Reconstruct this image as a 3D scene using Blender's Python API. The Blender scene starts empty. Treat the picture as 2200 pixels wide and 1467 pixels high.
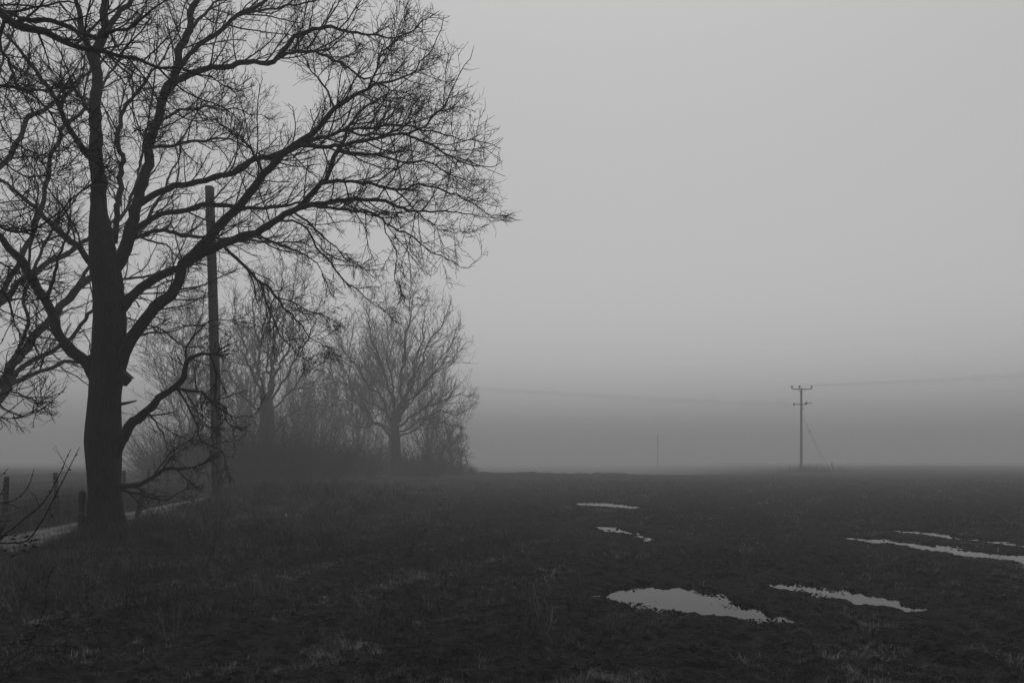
import bpy, math
import numpy as np
rng = np.random.default_rng(11)
S = bpy.context.scene
COL = S.collection
F = 1711.0; CX = 1100.0; HY = 990.0; EYE = 1.6
R = math.radians

# ------------------------------------------------------------------ scene, camera, light
cam = bpy.data.cameras.new('camera'); co = bpy.data.objects.new('camera', cam); COL.objects.link(co)
co.location = (0, 0, EYE); co.rotation_euler = (R(90), 0, 0)
cam.sensor_width = 36; cam.lens = 36*F/2200; cam.shift_y = (HY-733.5)/2200
cam.clip_start = 0.05; cam.clip_end = 5000
S.camera = co
S.view_settings.view_transform = 'Standard'; S.view_settings.look = 'None'
S.view_settings.gamma = 1; S.view_settings.exposure = 0.45
S.render.engine = 'CYCLES'
S.cycles.use_denoising = True
S.cycles.volume_bounces = 2
S.cycles.max_bounces = 8
S.cycles.diffuse_bounces = 3
S.cycles.sample_clamp_indirect = 4

SUN_EL, SUN_AZ = 75, 8      # azimuth: degrees to the right of the view direction
W = bpy.data.worlds.new('World'); S.world = W; W.use_nodes = True
nt = W.node_tree; bg = nt.nodes['Background']
sky = nt.nodes.new('ShaderNodeTexSky'); sky.sky_type = 'NISHITA'; sky.sun_disc = False
sky.sun_elevation = R(SUN_EL); sky.sun_rotation = R(SUN_AZ)
sky.air_density = 1.0; sky.dust_density = 3.4; sky.ozone_density = 1.0
bw = nt.nodes.new('ShaderNodeRGBToBW')
nt.links.new(sky.outputs[0], bw.inputs[0]); nt.links.new(bw.outputs[0], bg.inputs[0])
bg.inputs[1].default_value = 0.12
sl = bpy.data.lights.new('sun', 'SUN'); sl.energy = 0.5; sl.angle = R(40); sl.color = (1, 1, 1)
so = bpy.data.objects.new('sun', sl); COL.objects.link(so)
so.rotation_euler = (R(90-SUN_EL), 0, R(180-SUN_AZ)); so.location = (20, 60, 60)

# ------------------------------------------------------------------ helpers
def tag(o, label=None, cat=None, group=None, kind=None):
    if label: o['label'] = label
    if cat: o['category'] = cat
    if group: o['group'] = group
    if kind: o['kind'] = kind
    return o

def empty(name, loc=(0, 0, 0)):
    o = bpy.data.objects.new(name, None); COL.objects.link(o); o.location = loc; o.empty_display_size = .2
    return o

def link(name, me, mat=None, parent=None):
    o = bpy.data.objects.new(name, me); COL.objects.link(o)
    if mat: me.materials.append(mat)
    if parent:
        o.parent = parent
        l = np.zeros(3)
        p = parent
        while p: l += np.array(p.location); p = p.parent
        o.location = tuple(-l)          # geometry is written in world coordinates
    return o

def mesh_np(name, V, faces, mat=None, parent=None, smooth=True, attr=None, recenter=None):
    """faces: list of (m,k) int arrays"""
    V = np.asarray(V, dtype=np.float32)
    if recenter is not None: V = V - np.asarray(recenter, dtype=np.float32)
    me = bpy.data.meshes.new(name)
    faces = [np.asarray(f, dtype=np.int32) for f in faces if len(f)]
    nl = sum(f.size for f in faces); npoly = sum(len(f) for f in faces)
    me.vertices.add(len(V)); me.vertices.foreach_set('co', V.ravel())
    me.loops.add(nl); me.polygons.add(npoly)
    me.loops.foreach_set('vertex_index', np.concatenate([f.ravel() for f in faces]))
    tot = np.concatenate([np.full(len(f), f.shape[1], np.int32) for f in faces])
    st = np.concatenate([[0], np.cumsum(tot)[:-1]]).astype(np.int32)
    me.polygons.foreach_set('loop_start', st)
    me.update(calc_edges=True)
    if smooth: me.polygons.foreach_set('use_smooth', np.ones(npoly, bool))
    if attr is not None:
        a = me.attributes.new('shade', 'FLOAT', 'POINT'); a.data.foreach_set('value', np.asarray(attr, dtype=np.float32))
    me.validate()
    o = link(name, me, mat, parent)
    if recenter is not None and parent is None: o.location = tuple(recenter)
    return o

def unit(v): return v/np.maximum(np.linalg.norm(v, axis=-1, keepdims=True), 1e-9)

class Curves:
    """a bag of polylines, grouped (m,n,3) with radii (m,n)"""
    def __init__(s): s.g = []
    def add(s, P, Rr, sides):
        P = np.asarray(P, float); Rr = np.asarray(Rr, float)
        if P.ndim == 2: P = P[None]; Rr = Rr[None]
        if len(P): s.g.append((P, Rr, sides))
    def mesh(s, name, mat, parent=None, rough=0.0, recenter=None):
        if name == 'twigs' and sum(len(g_[0]) for g_ in s.g) < 12: return None
        VV = []; FF = []; base = 0
        for P, Rr, k in s.g:
            m, n, _ = P.shape
            T = np.empty_like(P); T[:, 1:-1] = P[:, 2:]-P[:, :-2]; T[:, 0] = P[:, 1]-P[:, 0]; T[:, -1] = P[:, -1]-P[:, -2]
            T = unit(T)
            D = np.abs(unit(P[:, -1]-P[:, 0])); ax = np.argmin(D, axis=1)
            ref = np.zeros((m, 1, 3)); ref[np.arange(m), 0, ax] = 1
            A = unit(np.cross(T, np.broadcast_to(ref, T.shape))); B = np.cross(T, A)
            ang = np.arange(k)*2*math.pi/k
            rad = Rr[..., None]*np.ones(k)
            if rough: rad = rad*(1+rough*(rng.random(rad.shape)-.5))
            V = P[:, :, None, :] + rad[..., None]*(np.cos(ang)[None, None, :, None]*A[:, :, None, :]+np.sin(ang)[None, None, :, None]*B[:, :, None, :])
            idx = np.arange(m*n*k).reshape(m, n, k)+base
            a = idx[:, :-1]; b = idx[:, 1:]
            q = np.stack([a, np.roll(a, -1, 2), np.roll(b, -1, 2), b], -1).reshape(-1, 4)
            VV.append(V.reshape(-1, 3)); FF.append(q); base += m*n*k
        if not VV: return None
        return mesh_np(name, np.concatenate(VV), FF, mat, parent, recenter=recenter)

def tubes(paths, sides=8):
    c = Curves()
    for P, r in paths:
        P = np.asarray(P, float); r = np.full(len(P), r, float) if np.isscalar(r) else np.asarray(r, float)
        # close both ends
        P2 = np.vstack([P[:1], P, P[-1:]]); P2[0] += (P[0]-P[1])*1e-3; P2[-1] += (P[-1]-P[-2])*1e-3
        r2 = np.concatenate([[1e-4], r, [1e-4]])
        c.add(P2, r2, sides)
    return c

_tab = np.random.default_rng(5).random((256, 256))
def vn(x, y, seed=0):
    x = x+seed*17.3; y = y+seed*31.7
    xi = np.floor(x).astype(int); yi = np.floor(y).astype(int); fx = x-xi; fy = y-yi
    fx = fx*fx*(3-2*fx); fy = fy*fy*(3-2*fy)
    g = lambda a, b: _tab[a & 255, b & 255]
    return (g(xi, yi)*(1-fx)+g(xi+1, yi)*fx)*(1-fy)+(g(xi, yi+1)*(1-fx)+g(xi+1, yi+1)*fx)*fy - .5
def ss(a, b, x):
    t = np.clip((x-a)/(b-a), 0, 1); return t*t*(3-2*t)

# ------------------------------------------------------------------ materials
def newmat(name):
    m = bpy.data.materials.new(name); m.use_nodes = True
    return m, m.node_tree, m.node_tree.nodes['Principled BSDF']
def noisemat(name, lo, hi, scale=8, rough=.9, bump=.3, bscale=40, stretch=(1, 1, 1), dist=.02, spec=.3, detail=6, attr=False):
    m, t, p = newmat(name); N = t.nodes; Lk = t.links
    tc = N.new('ShaderNodeTexCoord'); mp = N.new('ShaderNodeMapping'); mp.inputs['Scale'].default_value = stretch
    Lk.new(tc.outputs['Object'], mp.inputs[0])
    n1 = N.new('ShaderNodeTexNoise'); n1.inputs['Scale'].default_value = scale; n1.inputs['Detail'].default_value = detail
    n1.inputs['Roughness'].default_value = .65
    Lk.new(mp.outputs[0], n1.inputs['Vector'])
    r = N.new('ShaderNodeMapRange'); r.inputs[1].default_value = .36; r.inputs[2].default_value = .66
    r.inputs[3].default_value = lo; r.inputs[4].default_value = hi
    Lk.new(n1.outputs[0], r.inputs[0])
    out = r.outputs[0]
    if attr:
        a = N.new('ShaderNodeAttribute'); a.attribute_name = 'shade'
        mu = N.new('ShaderNodeMath'); mu.operation = 'MULTIPLY'
        Lk.new(out, mu.inputs[0]); Lk.new(a.outputs['Fac'], mu.inputs[1]); out = mu.outputs[0]
    cb = N.new('ShaderNodeCombineColor')
    for i in range(3): Lk.new(out, cb.inputs[i])
    Lk.new(cb.outputs[0], p.inputs['Base Color'])
    p.inputs['Roughness'].default_value = rough; p.inputs['Specular IOR Level'].default_value = spec
    if bump:
        n2 = N.new('ShaderNodeTexNoise'); n2.inputs['Scale'].default_value = bscale; n2.inputs['Detail'].default_value = 5
        Lk.new(mp.outputs[0], n2.inputs['Vector'])
        b = N.new('ShaderNodeBump'); b.inputs['Strength'].default_value = bump; b.inputs['Distance'].default_value = dist
        Lk.new(n2.outputs[0], b.inputs['Height']); Lk.new(b.outputs[0], p.inputs['Normal'])
    return m
M_bark = noisemat('bark', .005, .026, scale=9, bump=1., bscale=14, stretch=(3.5, 3.5, .6), dist=.06, rough=.9, spec=.1)
M_limb = noisemat('limb_bark', .005, .018, scale=6, bump=.5, bscale=25, stretch=(1, 1, 1), dist=.02, spec=.1)
M_twig = noisemat('twig_bark', .005, .012, scale=3, bump=0, spec=.1)
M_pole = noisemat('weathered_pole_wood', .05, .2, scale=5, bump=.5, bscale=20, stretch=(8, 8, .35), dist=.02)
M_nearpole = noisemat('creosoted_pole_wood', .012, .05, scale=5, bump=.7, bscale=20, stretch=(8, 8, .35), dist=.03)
M_post = noisemat('weathered_post_wood', .008, .03, scale=6, bump=.6, bscale=25, stretch=(6, 6, .5), dist=.02)
M_oldpost = noisemat('rotten_post_wood', .008, .03, scale=6, bump=.8, bscale=20, stretch=(6, 6, .6), dist=.03)
M_wire = noisemat('galvanised_wire', .08, .14, rough=.6, bump=0, spec=.5)
M_metal = noisemat('dark_metal', .04, .07, rough=.6, bump=0)
M_ground = noisemat('wet_field', .0005, .016, scale=7, bump=1., bscale=22, dist=.05, rough=.95, spec=.06, detail=10)
M_grass = noisemat('short_grass', .02, .11, scale=1.2, bump=0, rough=.6, spec=.12, attr=True)
M_straw = noisemat('verge_grass_blades', .012, .075, scale=1.2, bump=0, rough=.7, spec=.1, attr=True)
M_clod = noisemat('wet_soil', .002, .008, scale=12, bump=.4, bscale=60, rough=.8, spec=.1)
M_leaf = noisemat('dead_leaf', .006, .02, scale=20, bump=0, rough=.7)
M_box = noisemat('dark_stained_board', .005, .012, scale=10, bump=.3, bscale=30, stretch=(5, 1, 1))
def water_mat():
    m, t, p = newmat('still_water')
    p.inputs['Base Color'].default_value = (.012, .012, .012, 1); p.inputs['Roughness'].default_value = .03
    p.inputs['IOR'].default_value = 1.14
    n = t.nodes.new('ShaderNodeTexNoise'); n.inputs['Scale'].default_value = 9; b = t.nodes.new('ShaderNodeBump')
    b.inputs['Strength'].default_value = .12; b.inputs['Distance'].default_value = .01
    t.links.new(n.outputs[0], b.inputs['Height']); t.links.new(b.outputs[0], p.inputs['Normal'])
    return m
M_water = water_mat()
def lane_mat():
    m, t, p = newmat('wet_lane'); N = t.nodes; Lk = t.links
    tc = N.new('ShaderNodeTexCoord')
    n = N.new('ShaderNodeTexNoise'); n.inputs['Scale'].default_value = 1.3; n.inputs['Detail'].default_value = 8
    mpl = N.new('ShaderNodeMapping'); mpl.inputs['Scale'].default_value = (2.6, .45, 1); Lk.new(tc.outputs['Object'], mpl.inputs[0]); Lk.new(mpl.outputs[0], n.inputs['Vector'])
    r = N.new('ShaderNodeMapRange'); r.inputs[1].default_value = .42; r.inputs[2].default_value = .6
    r.inputs[3].default_value = .38; r.inputs[4].default_value = .9; Lk.new(n.outputs[0], r.inputs[0]); Lk.new(r.outputs[0], p.inputs['Roughness'])
    r2 = N.new('ShaderNodeMapRange'); r2.inputs[1].default_value = .35; r2.inputs[2].default_value = .65
    r2.inputs[3].default_value = .006; r2.inputs[4].default_value = .035; Lk.new(n.outputs[0], r2.inputs[0])
    cb = N.new('ShaderNodeCombineColor')
    for i in range(3): Lk.new(r2.outputs[0], cb.inputs[i])
    Lk.new(cb.outputs[0], p.inputs['Base Color'])
    n2 = N.new('ShaderNodeTexNoise'); n2.inputs['Scale'].default_value = 30; b = N.new('ShaderNodeBump')
    b.inputs['Strength'].default_value = .25; b.inputs['Distance'].default_value = .02
    Lk.new(n2.outputs[0], b.inputs['Height']); Lk.new(b.outputs[0], p.inputs['Normal'])
    return m
M_lane = lane_mat()

# ------------------------------------------------------------------ terrain
def g2w(px, py, z=-0.04):
    Y = (EYE-z)*F/(py-HY); return ((px-CX)/F*Y, Y)
def p2w(px, py, Y):
    return np.array([(px-CX)/F*Y, Y, EYE+(HY-py)/F*Y])
def lanec(y): return -10.25-(y-16.6)*.15 - 0.0006*np.maximum(y-30, 0)**2
def fencex(y): return -12.1-(y-19)*.18 - 0.0006*np.maximum(y-30, 0)**2
LW = .95
PUD = {
 'big': [(1275, 1274), (1345, 1258), (1400, 1254), (1470, 1258), (1530, 1273), (1580, 1291), (1620, 1308), (1655, 1322), (1620, 1328), (1575, 1320), (1530, 1311), (1450, 1305), (1380, 1299), (1335, 1287)],
 'mid': [(1650, 1248), (1735, 1252), (1805, 1264), (1865, 1278), (1940, 1297), (1920, 1299), (1855, 1290), (1775, 1277), (1710, 1264)],
 'rut_right': [(1790, 1149), (1900, 1154), (2000, 1165), (2100, 1178), (2200, 1190), (2420, 1220), (2420, 1233), (2200, 1204), (2100, 1194), (2000, 1179), (1900, 1166)],
 'rut_right_far': [(1850, 1127), (1990, 1139), (2120, 1156), (2230, 1169), (2230, 1174), (2120, 1163), (1990, 1146), (1880, 1134)],
 'far': [(1210, 1077), (1300, 1077), (1380, 1086), (1378, 1092), (1300, 1087), (1230, 1083)],
 'near_mid': [(1262, 1125), (1320, 1129), (1375, 1139), (1410, 1156), (1390, 1161), (1345, 1146), (1285, 1135)],
}
PUDW = {k: np.array([g2w(*p) for p in v]) for k, v in PUD.items()}
def poly_sd(P, x, y):
    """signed distance (negative inside) to polygon"""
    d = np.full(x.shape, 1e9); inside = np.zeros(x.shape, bool)
    n = len(P)
    for i in range(n):
        a = P[i]; b = P[(i+1) % n]; e = b-a
        wx = x-a[0]; wy = y-a[1]
        t = np.clip((wx*e[0]+wy*e[1])/(e@e), 0, 1)
        d = np.minimum(d, np.hypot(wx-t*e[0], wy-t*e[1]))
        c = ((a[1] > y) != (b[1] > y)) & (x < (b[0]-a[0])*(y-a[1])/(b[1]-a[1]+1e-12)+a[0])
        inside ^= c
    return np.where(inside, -d, d)
RUTS = [  # (px,py) polylines, depth, half width
 ([(1590, 1228), (1680, 1242), (1800, 1268), (2000, 1312), (2200, 1362)], .09, .2),
 ([(1700, 1330), (1800, 1362), (1950, 1395), (2150, 1440)], .10, .18),
 ([(1500, 1100), (1800, 1150), (2400, 1228)], .08, .3),
 ([(1600, 1098), (1850, 1128), (2300, 1180)], .08, .3),
 ([(1150, 1072), (1380, 1090), (1560, 1112)], .04, .4),
 ([(1180, 1108), (1400, 1160), (1560, 1200), (1660, 1238)], .08, .25),
 ([(1100, 1235), (1270, 1275)], .04, .25),
]
RW = [(np.array([g2w(*p) for p in pl]), d, w) for pl, d, w in RUTS]
def hgt(x, y):
    x = np.asarray(x, float); y = np.asarray(y, float)
    u = x-lanec(y)
    near = ss(500, 60, np.hypot(x, y))
    # rotate to the direction of the tractor lines
    c, s = math.cos(R(-24)), math.sin(R(-24))
    xr = x*c+y*s; yr = -x*s+y*c
    z = .10*vn(x/6, y/9, 1)+.05*vn(xr/.9, yr/4, 2)
    fine = .045*vn(xr/.33, yr/.6, 3)+.060*vn(x/.14, y/.14, 4)+.045*vn(x/.065, y/.065, 5)
    lane = ss(LW+.25, LW-.05, np.abs(u))*ss(4, 9, y)
    # bank right of the lane, rough and raised
    bank = ss(LW, LW+.9, u)*ss(LW+6.5, LW+1.2, u)
    z = z+bank*(.14+.10*vn(x/.7, y/.7, 6)+.06*vn(x/.3, y/.3, 7))
    bl = ss(-LW, -LW-.9, u)
    z = z+bl*(.10+.12*vn(x/.6, y/.6, 8))*ss(140, 60, y)
    # far left field sinks a little, a low rise beyond the far trees
    z = z+.26*np.exp(-((x+8.6)/2.2)**2-((y-34)/4.5)**2)*(1+.8*vn(x/.6, y/.8, 91))+.30*np.exp(-((x-.5)/7)**2-((y-82)/5)**2) + .25*np.exp(-((x+12)/9)**2-((y-72)/10)**2)
    rr0 = np.hypot(x, y); th0 = np.degrees(np.arctan2(x, y))
    sl = .0
    z = z-1.7*ss(92+6*vn(x/9, 0*y, 53), 135, rr0)*ss(20, 6, th0)*ss(-24, -14, th0)+.42*np.exp(-((rr0-90)/4)**2)*ss(18, 4, th0)*(.35+1.5*vn(x/2.9, y/8, 54)+.7*vn(x/.9, y/3, 55))
    z = z-sl*np.maximum(rr0-75, 0)*ss(75, 120, rr0) + ss(90, 260, rr0)*.5*vn(x/75, y/95, 51)+ss(60, 130, rr0)*.22*vn(x/22, y/30, 52)
    z = z-.02
    dip = np.zeros(x.shape)
    m = (y > 6) & (y < 36) & (x > -6) & (x < 22)
    if m.any():
        xm = x[m]; ym = y[m]; dd = np.zeros(xm.shape); d2 = np.zeros(xm.shape)
        for k, P in PUDW.items():
            sd = poly_sd(P, xm, ym)+(.20*vn(xm/.4, ym/.4, 71)+.16*vn(xm/.12, ym/.12, 72)+.08*vn(xm/.05, ym/.05, 73))*(1 if k in ('big', 'mid') else 2.3)+(-.02 if k == 'big' else -.03 if k == 'mid' else .12)
            w = .10
            dd = np.maximum(dd, ss(w*1.7, -w, sd))
            br_ = .9 if k in ('big', 'mid') else 3.2
            d2 = np.maximum(d2, ss(br_, .25, sd)*(.55 if k in ('big', 'mid') else .93))
        rr = np.zeros(xm.shape)
        for P, d, w in RW:
            for i in range(len(P)-1):
                a = P[i]; e = P[i+1]-a
                t = np.clip(((xm-a[0])*e[0]+(ym-a[1])*e[1])/(e@e), 0, 1)
                ds = np.hypot(xm-a[0]-t*e[0], ym-a[1]-t*e[1])
                rr = np.maximum(rr, d*np.exp(-(ds/w)**2)) 
                z_r = .05*np.exp(-((ds-2.0*w)/(w*.7))**2)
                rr = rr-z_r*0.5
        zz = z[m]*1.0
        fm = fine[m]
        base = (zz-rr)*(1-d2)+d2*(-.060); fm = fm*(1-.55*d2)
        # inside a puddle the ground is pulled to a common level
        z[m] = base*(1-dd)+dd*(-.13)
        fine[m] = fm*(1-.35*dd)
        sdm = np.full(xm.shape, 1e9)
        for P in PUDW.values(): sdm = np.minimum(sdm, poly_sd(P, xm, ym))
        fl_ = np.where((sdm > .24) & (sdm < 1.2), -.084+.03*ss(.24, .4, sdm), -9.)
        fine[m] = np.maximum(z[m]+fine[m], fl_+.012*(_tab[(np.abs(xm*37).astype(int)) & 255, (np.abs(ym*37).astype(int)) & 255]))-z[m]
    z = z+fine*ss(160, 25, np.hypot(x, y))
    lane = lane*ss(90, 80, y)
    z = z*(1-lane)+lane*(-.07+.03*vn(x/.8, y/2, 9)+.03*np.cos(np.clip(u/LW, -1, 1)*math.pi*1.0))
    return z

ths_f = np.linspace(-44, 44, 820)
ths_b = np.linspace(44, 316, 130)[1:-1]
ths = np.radians(np.concatenate([ths_f, ths_b]))       # angle from +Y clockwise
rad = [1.0]
while rad[-1] < 1150:
    r_ = rad[-1]; rad.append(r_+max(.035 if r_ > 5 else .12, r_*.0050))
rad = np.array(rad)
RR, TT = np.meshgrid(rad, ths, indexing='ij')
GX = RR*np.sin(TT); GY = RR*np.cos(TT)
GZ = hgt(GX, GY)
nr, ntH = GX.shape
V = np.stack([GX, GY, GZ], -1).reshape(-1, 3)
idx = np.arange(nr*ntH).reshape(nr, ntH)
a = idx[:-1]; b = idx[1:]
q = np.stack([a, b, np.roll(b, -1, 1), np.roll(a, -1, 1)], -1).reshape(-1, 4)[:, ::-1]
V = np.vstack([V, [[0, 0, float(hgt(np.array([0.]), np.array([0.]))[0])]]])
cidx = len(V)-1
fan = np.stack([np.full(ntH, cidx), np.roll(idx[0], -1), idx[0]], -1)
g = mesh_np('ground', V, [q, fan], M_ground); tag(g, kind='structure')
# make sure normals look up
if g.data.polygons[0].normal.z < 0: g.data.flip_normals()

# lane sheet
ys = np.arange(3, 84, .15); us = np.linspace(-LW-.12, LW+.12, 17)
YY, UU = np.meshgrid(ys, us, indexing='ij'); XX = lanec(YY)+UU
ZZ = hgt(XX, YY)+.012
edge = (np.abs(UU) > LW+.05)
ZZ = np.where(edge, ZZ-.10, ZZ)
idx = np.arange(XX.size).reshape(XX.shape)
q = np.stack([idx[:-1, :-1], idx[:-1, 1:], idx[1:, 1:], idx[1:, :-1]], -1).reshape(-1, 4)
o = mesh_np('lane', np.stack([XX, YY, ZZ], -1).reshape(-1, 3), [q], M_lane); tag(o, kind='structure')

# puddles: flat water at one level, the uneven ground makes the shoreline
for k, P in PUDW.items():
    zc = -.080
    cs_ = .05 if k in ('big', 'mid') else .12
    lo_ = P.min(0)-.5; hi_ = P.max(0)+.5
    nx = int((hi_[0]-lo_[0])/cs_)+1; ny = int((hi_[1]-lo_[1])/cs_)+1
    gx, gy = np.meshgrid(lo_[0]+np.arange(nx)*cs_, lo_[1]+np.arange(ny)*cs_, indexing='ij')
    ins = poly_sd(P, gx, gy) < .36
    cell = ins[:-1, :-1] & ins[1:, :-1] & ins[1:, 1:] & ins[:-1, 1:]
    idx = np.arange(nx*ny).reshape(nx, ny)
    q = np.stack([idx[:-1, :-1][cell], idx[1:, :-1][cell], idx[1:, 1:][cell], idx[:-1, 1:][cell]], -1)
    us_, inv = np.unique(q, return_inverse=True)
    Vv = np.stack([gx.ravel()[us_], gy.ravel()[us_], np.full(len(us_), zc)], -1)
    o = mesh_np('puddle', Vv, [inv.reshape(q.shape)], M_water, smooth=False); tag(o, kind='structure')

# ------------------------------------------------------------------ grass
def blades(name, x, y, h, w, mat, lean=.5, seg=2, shade=None, kind='stuff', label=None, cat=None):
    n = len(x); z = hgt(x, y)-.008
    th = rng.random(n)*2*math.pi; sd = np.stack([np.cos(th), np.sin(th), 0*th], -1)
    la = rng.random(n)*2*math.pi; ld = np.stack([np.cos(la), np.sin(la), 0*la], -1)
    l = h*lean*(.3+rng.random(n)*1.2)
    b = np.stack([x, y, z], -1)
    hv = np.stack([0*h, 0*h, h], -1)
    if seg == 1:
        V = np.stack([b-sd*w[:, None], b+sd*w[:, None], b+hv+ld*l[:, None]], 1)
        f = np.arange(n*3).reshape(n, 3); fs = [f]; k = 3
    else:
        m = b+hv*.6+ld*(l*.3)[:, None]; t = b+hv*(1-.25*np.minimum(l/h, 1.5))[:, None]+ld*l[:, None]
        V = np.stack([b-sd*w[:, None], b+sd*w[:, None], m+sd*w[:, None]*.7, m-sd*w[:, None]*.7, t], 1)
        i = np.arange(n)[:, None]*5
        fs = [i+np.array([[0, 1, 2, 3]]), i+np.array([[3, 2, 4]])]; k = 5
    if shade is None: shade = .5+rng.random(n)
    o = mesh_np(name, V.reshape(-1, 3), fs, mat, attr=np.repeat(shade, k), smooth=False)
    tag(o, label, cat, kind=kind); return o

def inpud(x, y):
    d = np.full(x.shape, 1e9)
    for P in PUDW.values(): d = np.minimum(d, poly_sd(P, x, y))
    return d
# short field grass, thinning into mud
n = 620000
r = 4.2*np.exp(rng.random(n)*math.log(75/4.2)); t = np.radians(-42+84*rng.random(n))
x = r*np.sin(t); y = r*np.cos(t)
u = x-lanec(y)
cc_, s__ = math.cos(R(-24)), math.sin(R(-24)); xr_ = x*cc_+y*s__; yr_ = -x*s__+y*cc_
lines = vn(xr_/.42, yr_/7, 95)+.6*np.cos(xr_*2*math.pi/1.9+2*vn(x/5, y/5, 96))
dens = .58+.5*lines+1.2*vn(x/1.1, y/1.6, 21)+1.6*vn(x/.16, y/.16, 22)
keep = (rng.random(n) < dens) & (u > LW+.3)
keep |= (u < -LW-.3) & (rng.random(n) < .5)
pd = inpud(x, y); keep &= ((pd > -.05+.3*rng.random(n)) & (rng.random(n) < .25+ss(0, 1.2, pd))) | (pd > 1.2) | ((pd < .3) & (rng.random(n) < .13) & (vn(x/.3, y/.3, 81) > .05))
x = x[keep]; y = y[keep]; r = r[keep]; lines = lines[keep]; n = len(x)
hh = (.018+.034*rng.random(n)**2)*(1+r*.012)*(1+.8*np.clip(vn(x/.8, y/.8, 23)*2, -.6, 1))
ww = np.maximum(.0022, r*.00028)*(.7+.6*rng.random(n))
shg = np.clip(.45+2.8*vn(x/.11, y/.11, 61)+1.8*vn(x/.35, y/.5, 62)+1.1*vn(x/2.5, y/4, 63)+.65*lines, .02, 2.3)*(.7+.6*rng.random(n))
hh = hh*(.6+.5*np.clip(shg, 0, 2))
blades('field_grass', x, y, hh, ww, M_grass, lean=.9, seg=2, shade=shg, label='short sparse wet grass covering the muddy field', cat='grass')
# verge grass: tussocks along the bank
nt_ = 7500
ty = 7*np.exp(rng.random(nt_)*math.log(80/7)); tu = LW+.15+rng.random(nt_)**1.3*11.0
side = rng.random(nt_) < .22
tu = np.where(side, -LW-.2-rng.random(nt_)*2.2, tu)
tx = lanec(ty)+tu
kp = np.where(side, True, (rng.random(nt_) < 1.05-tu/9.5+.5*vn(tx/2.5, ty/4, 33)) & (vn(tx/1.2, ty/1.2, 31) > -.22))
tx, ty, tu = tx[kp], ty[kp], tu[kp]
my = 12*np.exp(rng.random(260)*math.log(50/12)); tx = np.r_[tx, lanec(my)+rng.normal(0, .07, 260)]; ty = np.r_[ty, my]
# clumps round the trunk, posts, poles
def cl(px, Y, n_, s): 
    X0 = (px-CX)/F*Y; return X0+rng.normal(0, s, n_), Y+rng.normal(0, s, n_)
ex = [cl(228, 16.5, 110, .55), cl(200, 16.3, 50, .4), cl(178, 16.2, 18, .25), cl(303, 20.3, 18, .3), cl(467, 27.6, 45, .5), cl(560, 31, 160, 1.6), cl(640, 34, 150, 1.9), cl(22, 19, 12, .3), cl(97, 22, 12, .3)]
ex = [(ax, ay) for ax, ay in ex]
tx = np.concatenate([tx]+[e[0] for e in ex]); ty = np.concatenate([ty]+[e[1] for e in ex])
k = 34
hs = (.09+.34*rng.random(len(tx))**1.8)*(1+.006*ty)*np.where((ty > 28) & (ty < 45) & (tx > lanec(ty)), 1.5, 1.)
X = np.repeat(tx, k)+rng.normal(0, .07, len(tx)*k)*np.repeat(1+.02*ty, k); Yb = np.repeat(ty, k)+rng.normal(0, .07, len(tx)*k)*np.repeat(1+.02*ty, k)
mid_ = np.abs(tx-lanec(ty)) < .3; hs = np.where(mid_, .05, hs)
H = np.repeat(hs, k)*(.35+.9*rng.random(len(X))); Wb = np.maximum(.002, Yb*.00018)*(.7+.7*rng.random(len(X)))
uu_ = np.abs(X-lanec(Yb)); ok = uu_ > LW-.12+.5*vn(X/.5, Yb/.8, 97); ok |= (uu_ < .22)
shd = np.repeat(.25+1.6*rng.random(len(tx))**1.5, k)*(.7+.6*rng.random(len(X)))
blades('verge_grass', X[ok], Yb[ok], H[ok], Wb[ok], M_straw, lean=1.0, seg=2, shade=shd[ok], label='long rough tussocky grass on the bank beside the lane', cat='grass')
# rank stems in the far verge left of the lane (pale dead stalks by the fence)
n = 9000; y = 15*np.exp(rng.random(n)*math.log(60/15)); x = fencex(y)+.3-rng.random(n)**1.5*3.2+.7*rng.random(n)
blades('dead_stalks', x, y, .25+.5*rng.random(n), np.maximum(.003, y*.0002), M_straw, lean=.25, seg=2, label='pale dead stalks standing along the wire fence', cat='grass')
# reeds round the far pole foot
n = 420; x = 43.2+rng.normal(0, 1.9, n); y = 115+rng.normal(0, 1.0, n)
blades('rank_weeds', x, y, .5+1.1*rng.random(n)**2, np.full(n, .03), M_twig, lean=.35, seg=2, label='rank weeds growing round the foot of the distant pole', cat='weeds')
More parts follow.
